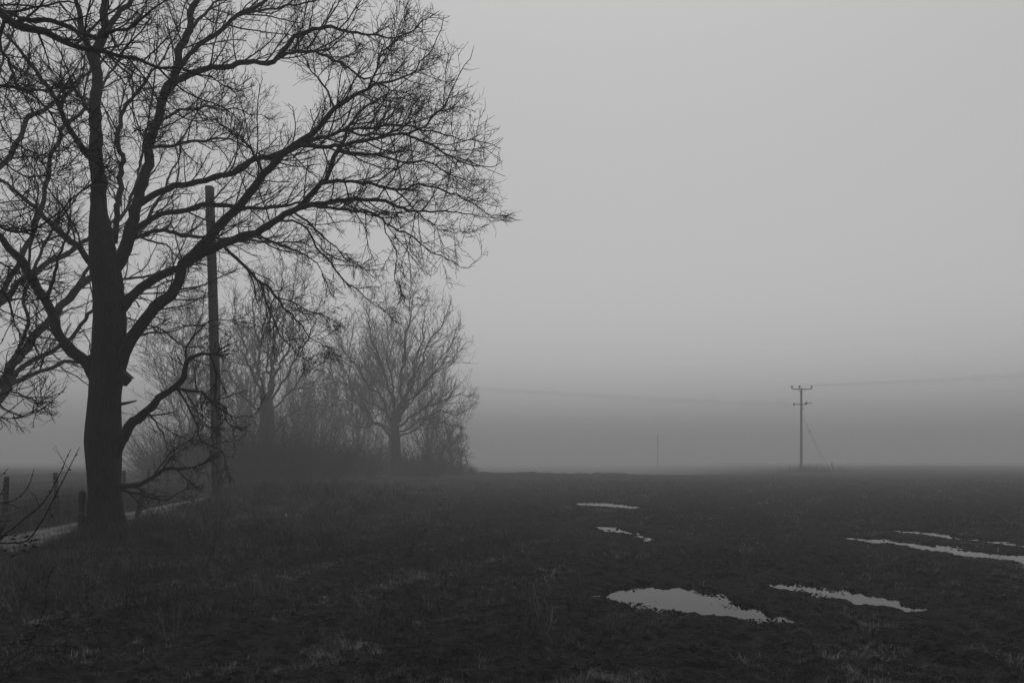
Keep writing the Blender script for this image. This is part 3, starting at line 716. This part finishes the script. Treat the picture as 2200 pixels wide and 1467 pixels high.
for k, l in GL.items():
    lo = limb_mesh(l, gt, 10)
    c = grow(l, dict(dens=(2.3, 4.5, 6), trop=.03, tmin=.004, thick=1.25), env_g, (gb[0], GYD, 6), 1.25, t0=.2)
    c.mesh('twigs', M_twig, lo)

# ================================================================== MID-DISTANCE TREES
def fan_tree(name, label, base_px, Y, trunk_pts, stems, cfg, scale, env=None, wz=1.0, group=None):
    b = p2w(base_px, 1000, Y); z = float(hgt(b[:1], np.array([Y]))[0])
    root = empty(name, (b[0], Y, z)); tag(root, label, 'tree', group)
    pts = []
    for (px, py, w) in trunk_pts:
        p = p2w(px, py, Y); pts.append((p[0], p[1], p[2], w/2/F*Y))
    pts[0] = (pts[0][0], Y, z-.25, pts[0][3])
    o, tl = wtrunk(pts, 14, root)
    c = Curves(); tw = Curves()
    for st in stems:
        w, dy = st[0], st[1]
        l = trace(st[2], (w[0]*.85, w[1]*.8), Y, Y+dy, parent=tl, wob=.07, n=34)
        P = np.vstack([l.P, l.P[-1:]+(l.P[-1]-l.P[-2])*.5]); c.add(P, np.r_[l.R, .001], 7)
        gr = grow(l, cfg, env, (b[0], Y, z+2), scale, t0=.22); tw.g += gr.g
    c.mesh('branches', M_limb, root); tw.mesh('twigs', M_twig, root)
    return root
cf = dict(dens=(3.0, 3.8, 4.6), trop=.045, tmin=.0105, thick=1.7)
def env_850(Q):
    px, py = proj(Q); 
    return (px < np.interp(py, [560, 610, 660, 720, 800, 870, 930, 1010], [930, 950, 1000, 1022, 1035, 1030, 1000, 990])) & (py > 585+.0011*(px-850)**2)
fan_tree('bare_tree', 'wide round hazy bare tree at the field edge, farthest right of the tree line', 850, 74,
    [(853, 1025, 24), (851, 980, 21), (850, 940, 19), (848, 905, 15), (846, 880, 10)],
    [((11, 3), 1, [(850, 900), (856, 850), (862, 790), (870, 720), (878, 660), (880, 615)]),
     ((10, 3), -2, [(851, 910), (840, 860), (822, 800), (800, 740), (785, 680), (775, 640)]),
     ((9, 3), 3, [(851, 915), (820, 860), (780, 810), (745, 760), (720, 720), (705, 700)]),
     ((9, 3), -3, [(850, 905), (870, 850), (895, 790), (925, 730), (955, 680), (970, 655)]),
     ((8, 2.5), 2, [(850, 915), (880, 870), (920, 820), (960, 780), (1000, 745), (1018, 735)]),
     ((8, 2.5), -1, [(851, 925), (890, 890), (930, 870), (970, 850), (1010, 850)]),
     ((7, 2.5), 0, [(851, 940), (890, 915), (940, 880), (980, 885), (1015, 870)]),
     ((9, 2.5), -2, [(851, 960), (820, 925), (790, 890), (760, 870), (720, 860)]),
     ((7, 2.5), 2, [(850, 905), (850, 850), (838, 780), (835, 700), (830, 640)]),
     ((7, 2.5), -4, [(850, 905), (880, 840), (900, 760), (915, 690), (920, 640)]),
     ((6, 2.5), 3, [(851, 920), (815, 880), (770, 850), (730, 820), (700, 820)]),
     ((6, 2.5), 4, [(850, 900), (905, 830), (950, 760), (985, 710)]),
     ((5, 2.5), -3, [(851, 935), (900, 900), (945, 905), (985, 920)]),
     ((5, 2.5), 4, [(851, 930), (810, 910), (770, 920), (740, 900)])],
    cf, 3.0, env_850)
def env_570(Q):
    px, py = proj(Q)
    return (py > 548+.0022*(px-590)**2) & (px > 470) & (px < 735)
fan_tree('bare_tree', 'tall hazy bare tree with several upright stems, just right of the wooden pole', 575, 60,
    [(578, 1035, 34), (576, 980, 32), (574, 930, 32), (573, 880, 30), (572, 850, 22)],
    [((12, 3), 1, [(578, 870), (582, 800), (588, 720), (598, 650), (605, 590), (606, 565)]),
     ((11, 3), -2, [(568, 870), (562, 800), (556, 730), (548, 660), (540, 600)]),
     ((10, 3), 2, [(565, 880), (545, 820), (525, 760), (508, 700), (497, 640)]),
     ((10, 3), -2, [(582, 870), (600, 800), (622, 740), (640, 680), (655, 620)]),
     ((9, 3), 3, [(584, 880), (615, 810), (650, 750), (675, 700), (690, 650)]),
     ((7, 2.5), -1, [(585, 890), (620, 840), (660, 800), (695, 770)]),
     ((7, 2.5), 1, [(565, 895), (530, 850), (505, 820), (485, 790)]),
     ((8, 3), 3, [(574, 870), (573, 780), (572, 700), (570, 620), (566, 590)]),
     ((6, 3), -3, [(578, 860), (595, 780), (612, 700), (630, 630), (635, 590)]),
     ((6, 2.5), 0, [(568, 930), (530, 905), (500, 900), (480, 880)]),
     ((6, 2.5), 0, [(584, 940), (620, 905), (650, 880), (680, 870)])],
    dict(dens=(3.3, 3.9, 4.6), trop=.05, tmin=.010, thick=1.7), 2.4, env_570)
# more trees of the belt, deeper in the fog
def soft_tree(label, px, Y, top, spread, seed, nst=9, cfgd=(2.8, 3.0, 3.2), th=1.9):
    rs = np.random.default_rng(seed)
    hpx = 1015-top
    st = []
    for i in range(nst):
        f = -1+2*(i+.5)/nst+rs.normal(0, .08); sy = 1015-hpx*(.06+.24*rs.random())
        ex = px+spread*f; ey = top+hpx*(.45*abs(f)**2)+rs.normal(0, 8)
        mid = (px+spread*f*.55+rs.normal(0, 5), sy+(ey-sy)*.45+rs.normal(0, 6))
        st.append(((max(3.2, .016*hpx), 2), rs.normal(0, 2.5), [(px, sy), ((px+mid[0])/2, (sy+mid[1])/2+3), mid, (ex, ey)]))
    fan_tree('bare_tree', label, px, Y, [(px, 1030, .034*hpx), (px+rs.normal(0, 2), 985, .03*hpx), (px+rs.normal(0, 4), 1015-hpx*.25, .024*hpx), (px, 1015-hpx*.42, .014*hpx)], st,
             dict(dens=cfgd, trop=.05, tmin=.015, thick=th), 3.2*hpx/350)
soft_tree('faint bare tree filling the gap between the two hazy trees, low crown', 690, 92, 770, 90, 1, 10)
soft_tree('faint dense bare tree standing left of the gap between the two hazy trees', 640, 80, 800, 70, 8, 9)
soft_tree('pale bare tree deep in the belt directly behind the round hazy tree', 840, 110, 700, 90, 9, 11)
soft_tree('fainter bare tree behind the left half of the round hazy tree', 765, 100, 690, 85, 2, 9)
soft_tree('faint bare tree low behind the wooden pole and the lane', 415, 72, 650, 110, 3, 10)
soft_tree('faint bare tree directly behind the right half of the round hazy tree', 915, 96, 780, 70, 4, 9)
soft_tree('faint bare tree crowded behind the tall several-stemmed tree', 520, 84, 720, 80, 5, 9)
# slim trees at the end of the belt
for i, (px, Y, top, sp, lab) in enumerate([(925, 80, 905, 16, 'slim low tree just right of the round hazy tree, leftmost of the thin row'),
        (950, 82, 895, 18, 'slim low tree in the middle of the thin row at the belt end'),
        (972, 84, 915, 14, 'slim low leaning tree, second from the end of the belt'),
        (990, 86, 925, 10, 'last slim tree of the belt, standing against the open fog')]):
    soft_tree(lab, px, Y, top, sp, 20+i, 6, (2.4, 2.5, 2.6), 1.9)

# ------------------------------------------------------------------ thickets under the trees
def bush(label, px, Y, wpx, hpx, n=260, seed=0):
    r_ = np.random.default_rng(seed)
    b = p2w(px, 1000, Y); z = float(hgt(b[:1], np.array([Y]))[0]); root = empty('thicket_bush', (b[0], Y, z)); tag(root, label, 'bush', 'thicket bushes under the tree belt')
    w = wpx/F*Y/2; h = hpx/F*Y
    th = r_.random(n)*2*math.pi; rr = np.sqrt(r_.random(n))
    p0 = np.stack([b[0]+w*.75*rr*np.cos(th), Y+w*.55*rr*np.sin(th), np.full(n, z-.1)], -1)
    d = unit(np.stack([np.cos(th)*rr*.75+r_.normal(0, .2, n), np.sin(th)*rr*.6+r_.normal(0, .2, n), np.ones(n)], -1))
    ln = h*(1.02-.45*rr**2)*(.42+.72*r_.random(n)**.8)*(1+.25*np.sin(th*3+seed)); m = 9; P = np.empty((n, m, 3)); P[:, 0] = p0
    for i in range(1, m):
        d = unit(d+r_.normal(size=(n, 3))*.11+np.array([0, 0, -.02])); P[:, i] = P[:, i-1]+d*(ln/(m-1))[:, None]
    Rr = (.03*(1-.75*np.linspace(0, 1, m)))[None]*np.ones((n, 1))
    c = Curves(); c.add(P, Rr, 4); c.mesh('stems', M_limb, root)
    A, RA = spawn(P, Rr, 4.2, .1, 1, (45, 15), (.3, 1.1), 6, wig=.2, trop=(0, 0, .04), rmax=.014, rmin=.009)
    B, RB = spawn(A, RA, 5.0, .1, 1, (45, 15), (.12, .45), 4, wig=.2, trop=(0, 0, .02), rmax=.009, rmin=.0075)
    c = Curves(); c.add(A, RA, 3); c.add(B, RB, 3); c.mesh('twigs', M_twig, root)
for i, (px, Y, w, h, n, lab) in enumerate([
    (560, 48, 200, 135, 620, 'dark dense bush below the tall several-stemmed tree'),
    (660, 54, 150, 120, 560, 'dark dense bush between the two hazy trees, darkest of the thicket'),
    (480, 52, 150, 150, 480, 'dark bush behind the foot of the wooden pole'),
    (755, 64, 130, 80, 300, 'low paler bush left of the round hazy tree'),
    (905, 72, 100, 75, 260, 'low bush right of the round hazy tree trunk'),
    (385, 58, 170, 150, 420, 'dark bush seen between big trunk and wooden pole'),
    (1003, 84, 46, 24, 90, 'lowest tuft of scrub where the tree belt meets the open field'),
    (965, 80, 60, 55, 160, 'small bush at the very end of the thicket by the open field'),
    (820, 78, 90, 70, 220, 'low bush just behind the trunk of the round hazy tree'),
    (665, 84, 170, 200, 330, 'tall pale thicket deep in the gap between the two hazy trees'),
    (785, 88, 140, 150, 170, 'tall pale thicket behind the left side of the round hazy tree'),
    (905, 90, 120, 130, 130, 'tall pale thicket behind the right side of the round hazy tree'),
    (560, 82, 130, 190, 260, 'tall pale thicket behind the several-stemmed tree')]):
    bush(lab, px, Y, w, h, n, i)

# ------------------------------------------------------------------ near shrub shoots, bottom left
sb = np.array([-4.0, 5.4, 0.]); sb[2] = float(hgt(sb[:1], sb[1:2])[0])
sh = empty('shrub', tuple(sb)); tag(sh, 'leafless shrub with long budded shoots curving in at the bottom left edge', 'shrub')
shoots = [
 ([(-190, 1420), (-120, 1290), (-40, 1190), (0, 1156), (61, 1108), (95, 1077), (120, 1035), (133, 1009), (150, 968)], 5.6, (6, 4, 3.5, 3)),
 ([(-190, 1420), (-120, 1240), (-40, 1172), (0, 1166), (48, 1164), (68, 1152), (102, 1098), (136, 1030), (169, 965)], 5.4, (7, 5, 4, 3.5)),
 ([(-190, 1420), (-150, 1200), (-60, 1100), (0, 1082), (31, 1074), (58, 1050), (72, 1011)], 5.7, (6, 4, 3)),
 ([(-190, 1420), (-170, 1150), (-60, 1060), (0, 1023), (15, 1008)], 5.5, (6, 4, 3)),
 ([(-190, 1420), (-150, 1180), (-60, 1100), (0, 1062), (8, 1050)], 5.3, (6, 4, 3)),
 ([(-190, 1420), (-200, 1150), (-150, 960), (-60, 900), (0, 897), (51, 897), (102, 869), (140, 835)], 6.0, (8, 6, 5, 4, 3)),
 ([(-190, 1420), (-220, 1150), (-160, 990), (-60, 930), (0, 897), (60, 850), (99, 811)], 6.2, (8, 6, 4, 3)),
 ([(-190, 1420), (-230, 1100), (-160, 900), (-60, 860), (0, 850), (50, 815), (90, 775), (118, 735)], 6.6, (8, 6, 4, 3)),
 ([(-190, 1420), (-240, 1000), (-120, 800), (-20, 760), (20, 700), (40, 650), (50, 635)], 6.4, (8, 6, 4, 3)),
 ([(50, 1420), (95, 1310), (100, 1260), (115, 1215)], 5.0, (2.5, 1.5)),
]
cs = Curves(); ct = Curves(); bud = []
for pts, Y, w in shoots:
    Yb_ = sb[1] if pts[0][0] < 0 else Y
    l = trace(pts, w, Yb_, Y, wob=.004, n=40); 
    if pts[0][0] < 0: l.P[:6] += (np.array([sb[0], sb[1], sb[2]])-l.P[0])[None]*np.linspace(1, 0, 6)[:, None]
    cs.add(np.vstack([l.P, l.P[-1:]+(l.P[-1]-l.P[-2])*.4]), np.r_[l.R, .0008], 7)
    bud.append((l.P[8:], l.R[8:]))
    A, RA = spawn(l.P[None], l.R[None], 3.5, .35, .95, (50, 10), (.06, .35), 7, wig=.12, trop=(0, 0, .05), rr=.6, rmax=.004, rmin=.0018)
    B, RB = spawn(A, RA, 9, .2, 1, (50, 12), (.02, .08), 4, wig=.12, rmax=.0022, rmin=.0014)
    if pts[0][0] < 0:
        cs.add(A, RA, 4); cs.add(B, RB, 3)
for P, r in bud:
    for i in range(2, len(P), 2):
        d = unit(P[min(i+1, len(P)-1)]-P[i-1]); s = rng.normal(size=3)*.6; dd = unit(d+s)
        rr_ = .0045+.002*rng.random(); a0 = P[i]
        cs.add(np.array([a0, a0+dd*.006, a0+dd*.013, a0+dd*.02]), np.array([.002, rr_, rr_*.75, .0004]), 6)
cs.mesh('stems', M_limb, sh)
# withered leaves on it
def leaves(n, centre, sp, size, root):
    c = centre+rng.normal(size=(n, 3))*sp
    a = unit(rng.normal(size=(n, 3))); b = unit(np.cross(a, rng.normal(size=(n, 3))))
    nn = np.cross(a, b)
    V = np.stack([c-a*size, c+b*size*.45+nn*size*.15, c+a*size, c-b*size*.45+nn*size*.15], 1)
    i = np.arange(n)[:, None]*4
    return mesh_np('withered_leaves', V.reshape(-1, 3), [i+np.array([[0, 1, 2]]), i+np.array([[0, 2, 3]])], M_leaf, root, smooth=False)
leaves(60, p2w(25, 1165, 5.4), .09, .022, sh)
# low bramble below it
br = empty('bramble', tuple(p2w(20, 1300, 6.2)*[1, 1, 0])); tag(br, 'low dark tangle of bramble with withered leaves at the bottom left corner', 'bramble')
n = 26; P = np.empty((n, 12, 3)); P[:, 0] = np.array([-4.1, 6.6, 0.0])+rng.normal(size=(n, 3))*[.3, .3, .02]
d = unit(rng.normal(size=(n, 3))*[1, .8, .2]+[.5, 0, 1.2])
for i in range(1, 12):
    d = unit(d+rng.normal(size=(n, 3))*.1+[0, 0, -.16]); P[:, i] = P[:, i-1]+d*.06
P[..., 2] = np.maximum(P[..., 2], -.05)
c = Curves(); c.add(P, np.full((n, 12), .003), 4); c.mesh('stems', M_twig, br)
li = rng.integers(2, 12, 420); lp = P[rng.integers(0, n, 420), li]
leaves(420, lp, .02, .024, br)

# ------------------------------------------------------------------ wooden pole right of the tree
PY = 28.0
pb = p2w(467, 1080, PY); pz = float(hgt(pb[:1], pb[1:2])[0]); tp = p2w(450, 402, PY)
pole = empty('wooden_pole', (pb[0], PY, pz)); tag(pole, 'tall plain wooden pole leaning slightly left behind the big tree', 'pole')
ss_ = np.linspace(0, 1, 40); Pp = np.array([pb[0], PY, pz-.3])+(tp-np.array([pb[0], PY, pz-.3]))*ss_[:, None]
Pp[:, 0] += .03*np.sin(ss_*3); c = Curves()
rp_ = .185-.035*ss_
c.add(np.vstack([Pp, Pp[-1:]+[[0, 0, .02]], Pp[-1:]+[[0, 0, .03]]]), np.r_[rp_, .12, .001], 24); c.mesh('pole_shaft', M_nearpole, pole, rough=.03)
# step bolts and cable strip
for i, zz in enumerate(np.arange(3.2, 6.6, .45)):
    f = (zz-pz)/(tp[2]-pz); cc = Pp[0]+(Pp[-1]-Pp[0])*f; s = 1 if i % 2 else -1
    o = tubes([([cc+[0, 0, 0], cc+[s*.30, -.02, 0]], .010)], 6).mesh('step_bolt', M_metal, pole)
tubes([([Pp[k_]+[.03, -.178+.03*ss_[k_], 0] for k_ in range(2, 22)], .014)], 6).mesh('cable_guard', M_metal, pole)

# ------------------------------------------------------------------ distant T pole and wires
DY = 115.0
dbx = (1721.5-CX)/F*DY
def util_pole(x, Y, z, h, arm, label, lower=True, s=1.0):
    r0 = empty('utility_pole', (x, Y, z)); tag(r0, label, 'utility pole')
    c = Curves(); zz = np.linspace(z-.4, z+h, 14); P = np.stack([np.full(14, x), np.full(14, Y), zz], -1)
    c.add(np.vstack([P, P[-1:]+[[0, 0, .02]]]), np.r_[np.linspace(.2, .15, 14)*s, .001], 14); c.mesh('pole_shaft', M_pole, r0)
    if arm:
        box_mesh('crossarm', (x, Y-.2, z+h-.12), (arm, .12, .14), (0, 0, 0), M_metal, r0, .01)
        for dx in (-arm/2+.05, -.32, arm/2-.05):
            cc = tubes([([(x+dx, Y-.2, z+h-.06), (x+dx, Y-.2, z+h+.1)], .05), ([(x+dx, Y-.2, z+h+.1), (x+dx, Y-.2, z+h+.16), (x+dx, Y-.2, z+h+.26), (x+dx, Y-.2, z+h+.36)], [.07, .16, .17, .09])], 10)
            cc.mesh('insulator', M_metal, r0)
        for dx in (-.6, .6):
            tubes([([(x, Y-.22, z+h-.75), (x+dx, Y-.22, z+h-.18)], .025)], 6).mesh('arm_brace', M_metal, r0)
    if lower:
        zl = z+h-2.3
        box_mesh('lower_crossarm', (x-.1, Y-.2, zl-.02), (1.75, .12, .13), (0, 0, 0), M_metal, r0, .01)
        box_mesh('lower_crossarm', (x+.9, Y-.33, zl+.12), (1.1, .1, .1), (0, R(-8), 0), M_metal, r0, .01)
        tubes([([(x-1.25, Y-.2, zl), (x-1.2, Y-.2, zl), (x-1.1, Y-.2, zl), (x-.95, Y-.2, zl)], [.1, .2, .2, .06])], 10).mesh('insulator', M_metal, r0)
        tubes([([(x+.62, Y-.3, zl+.02), (x+.62, Y-.3, zl+.3)], [.14, .14])], 10).mesh('switch_box', M_metal, r0)
        tubes([([(x+.05, Y-.25, zl-.1), (x+.25, Y-.3, zl-.6), (x+.05, Y-.22, zl-.9)], .03)], 6).mesh('cable_loop', M_metal, r0)
    return r0
dz = float(hgt(np.array([dbx]), np.array([DY]))[0]); dh = (HY-834)/F*DY+EYE-dz
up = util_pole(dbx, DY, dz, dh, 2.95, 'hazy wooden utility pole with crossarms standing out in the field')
# stay wires with insulators
for ex_, sx, ey_ in ((63, .02, 0), (58.5, .02, 1)):
    g0 = np.array([(1721.5+ex_-CX)/F*DY, DY+ey_*.8, 0.2]); t0_ = np.array([dbx+.1, DY, dz+dh-4.3+.6*ey_])
    tubes([(np.linspace(t0_, g0, 8), .013)], 5).mesh('stay_wire', M_wire, up)
    f = .26+.03*ey_; q_ = t0_+(g0-t0_)*f
    tubes([([q_+(g0-t0_)*-.01, q_, q_+(g0-t0_)*.012], [.04, .09, .04])], 8).mesh('stay_insulator', M_metal, up)
tubes([([((1789-CX)/F*DY, DY, -.2), ((1787-CX)/F*DY, DY, 1.4)], .06)], 8).mesh('stay_post', M_post, up)
fx, fy = (1413-CX)/F*235, 235.0
util_pole(fx, fy, float(hgt(np.array([fx]), np.array([fy]))[0]), 10.6, 0, 'barely visible lone pole deep in the fog, left of the crossarm pole', lower=False, s=.7)
# pole hidden in the belt carries the wires on
hx, hy = (566-CX)/F*76, 76.0
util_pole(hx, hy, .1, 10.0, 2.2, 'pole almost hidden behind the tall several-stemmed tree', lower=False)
def wire(a, b, sag, r, n=40):
    s = np.linspace(0, 1, n); P = np.asarray(a)+(np.asarray(b)-np.asarray(a))*s[:, None]; P[:, 2] -= 4*sag*s*(1-s); return (P, r)
def wires_obj(lst, label):
    o = tubes(lst, 5).mesh('overhead_wire', M_wire, recenter=lst[0][0][0]); tag(o, label, 'wire', 'overhead wires across the field'); return o
for i, (dx, dzz, lab) in enumerate(((-1.2, .0, 'upper of the two overhead wires running left from the crossarm pole'), (-1.25, -.22, 'lower of the two overhead wires running left from the crossarm pole'))):
    a_ = (dbx+dx, DY-.2, dz+dh-2.3+dzz); b_ = (hx, hy, 10.1+dzz)
    wires_obj([wire(a_, b_, .35, .0085)], lab)
for i, (dx, lab) in enumerate(((-1.42, 'overhead wire running right from the left insulator of the crossarm pole'), (-.32, 'overhead wire running right from the middle insulator of the crossarm pole'), (1.42, 'overhead wire running right from the right insulator of the crossarm pole'))):
    a_ = (dbx+dx, DY-.2, dz+dh+.36)
    e = p2w(3000+14*i, 735+9*i, 72.0); wires_obj([wire(a_, e, .5, .007)], lab)

# ------------------------------------------------------------------ fence across the lane, old posts by the tree
fr_ = empty('wire_fence', (fencex(19.), 19, 0)); tag(fr_, 'post and wire netting fence along the far side of the lane', 'fence')
fys = [13, 16, 19, 22.2, 25.2, 28.2, 31.3, 34.4, 37.5, 40.6, 43.7, 46.8, 50]
tops = []
for i, fy_ in enumerate(fys):
    x0 = fencex(fy_); z_ = float(hgt(np.array([x0]), np.array([float(fy_)]))[0]); lx, ly = rng.normal(0, .03, 2)
    if fy_ == 19: lx = .06
    ht = 1.24-z_ + rng.normal(0, .015); c = Curves(); m = 10; s = np.linspace(0, 1, m)
    P = np.stack([x0+lx*s, fy_+ly*s, z_-.2+(ht+.2)*s], -1)
    c.add(np.vstack([P, P[-1:]+[[0, 0, .012]], P[-1:]+[[0, 0, .016]]]), np.r_[np.full(m, .058), .045, .001], 12); c.mesh('post', M_post, fr_, rough=.06)
    tops.append((x0, fy_, z_, lx))
def fl(h, r): return [(np.array([(fencex(yy), yy, hh_) for yy, hh_ in [(t_[1], h) for t_ in tops]])+[.06, 0, 0], r)]
bw_ = tubes(fl(1.20, .005), 4)
tubes(fl(1.07, .004), 4).mesh('plain_wire', M_wire, fr_)
net = []
for h in (.12, .24, .37, .52, .68, .86, .95): net += fl(h, .0028)
for yy in np.arange(13, 50, .30): net.append((np.array([(fencex(yy)+.06, yy, .1), (fencex(yy)+.06, yy, .95)]), .0024))
tubes(net, 3).mesh('wire_netting', M_wire, fr_)
bar = []
for yy in np.arange(13, 42, .16):
    p = np.array([fencex(yy)+.06, yy, 1.20]); dd = unit(rng.normal(size=3))*.018; bar.append((np.array([p-dd, p+dd]), .0028))
bw_.g += tubes(bar, 3).g; bw_.mesh('barbed_wire', M_wire, fr_)
def old_post(px0, py0, px1, py1, Y, w, label, notch):
    b_ = p2w(px0, py0, Y); t_ = p2w(px1, py1, Y); z_ = float(hgt(b_[:1], b_[1:2])[0]); b_[2] = z_
    r0 = empty('old_post', tuple(b_)); tag(r0, label, 'post')
    m = 14; s = np.linspace(-.2, 1, m)[:, None]; P = b_+(t_-b_)*s
    c = Curves(); rad_ = w/2/F*Y*(1+.08*rng.normal(size=m)); c.add(np.vstack([P, P[-1:]+[[.01, 0, .03]], P[-1:]+[[.01, 0, .045]]]), np.r_[rad_, rad_[-1]*.7, .001], 12)
    c.mesh('post_shaft', M_oldpost, r0, rough=.16)
    if notch:
        q_ = b_+(t_-b_)*.55; tubes([([q_+[-.09, -.05, 0], q_+[.05, -.075, .02], q_+[.12, -.02, -.02]], .006)], 5).mesh('staple_wire', M_wire, r0)
old_post(173, 1160, 177, 1057, 16.6, 13, 'short dark rotting post close against the left of the big trunk', True)
old_post(292, 1128, 308, 1050, 20.5, 10, 'dark rotting post tilted to the right, just right of the big trunk', True)

# ------------------------------------------------------------------ haze
hm = bpy.data.materials.new('haze_air'); hm.use_nodes = True; t = hm.node_tree
t.nodes.remove(t.nodes['Principled BSDF'])
pv = t.nodes.new('ShaderNodeVolumePrincipled'); pv.inputs['Color'].default_value = (.585, .585, .585, 1); pv.inputs['Density'].default_value = .0056
pv.inputs['Anisotropy'].default_value = 0.0
t.links.new(pv.outputs[0], t.nodes['Material Output'].inputs['Volume'])
x0, x1, y0, y1, z0_, z1 = -1250, 1250, -1250, 1250, -1.7, 20.0
Vb = [(x0, y0, z0_), (x1, y0, z0_), (x1, y1, z0_), (x0, y1, z0_), (x0, y0, z1), (x1, y0, z1), (x1, y1, z1), (x0, y1, z1)]
hz = mesh_np('haze', Vb, [np.array([[3, 2, 1, 0], [4, 5, 6, 7], [0, 1, 5, 4], [1, 2, 6, 5], [2, 3, 7, 6], [3, 0, 4, 7]])], hm, smooth=False)
tag(hz, 'even grey fog lying over the whole field', 'fog', kind='stuff')
print('tris', sum(len(o.data.polygons) for o in S.objects if o.type == 'MESH'))
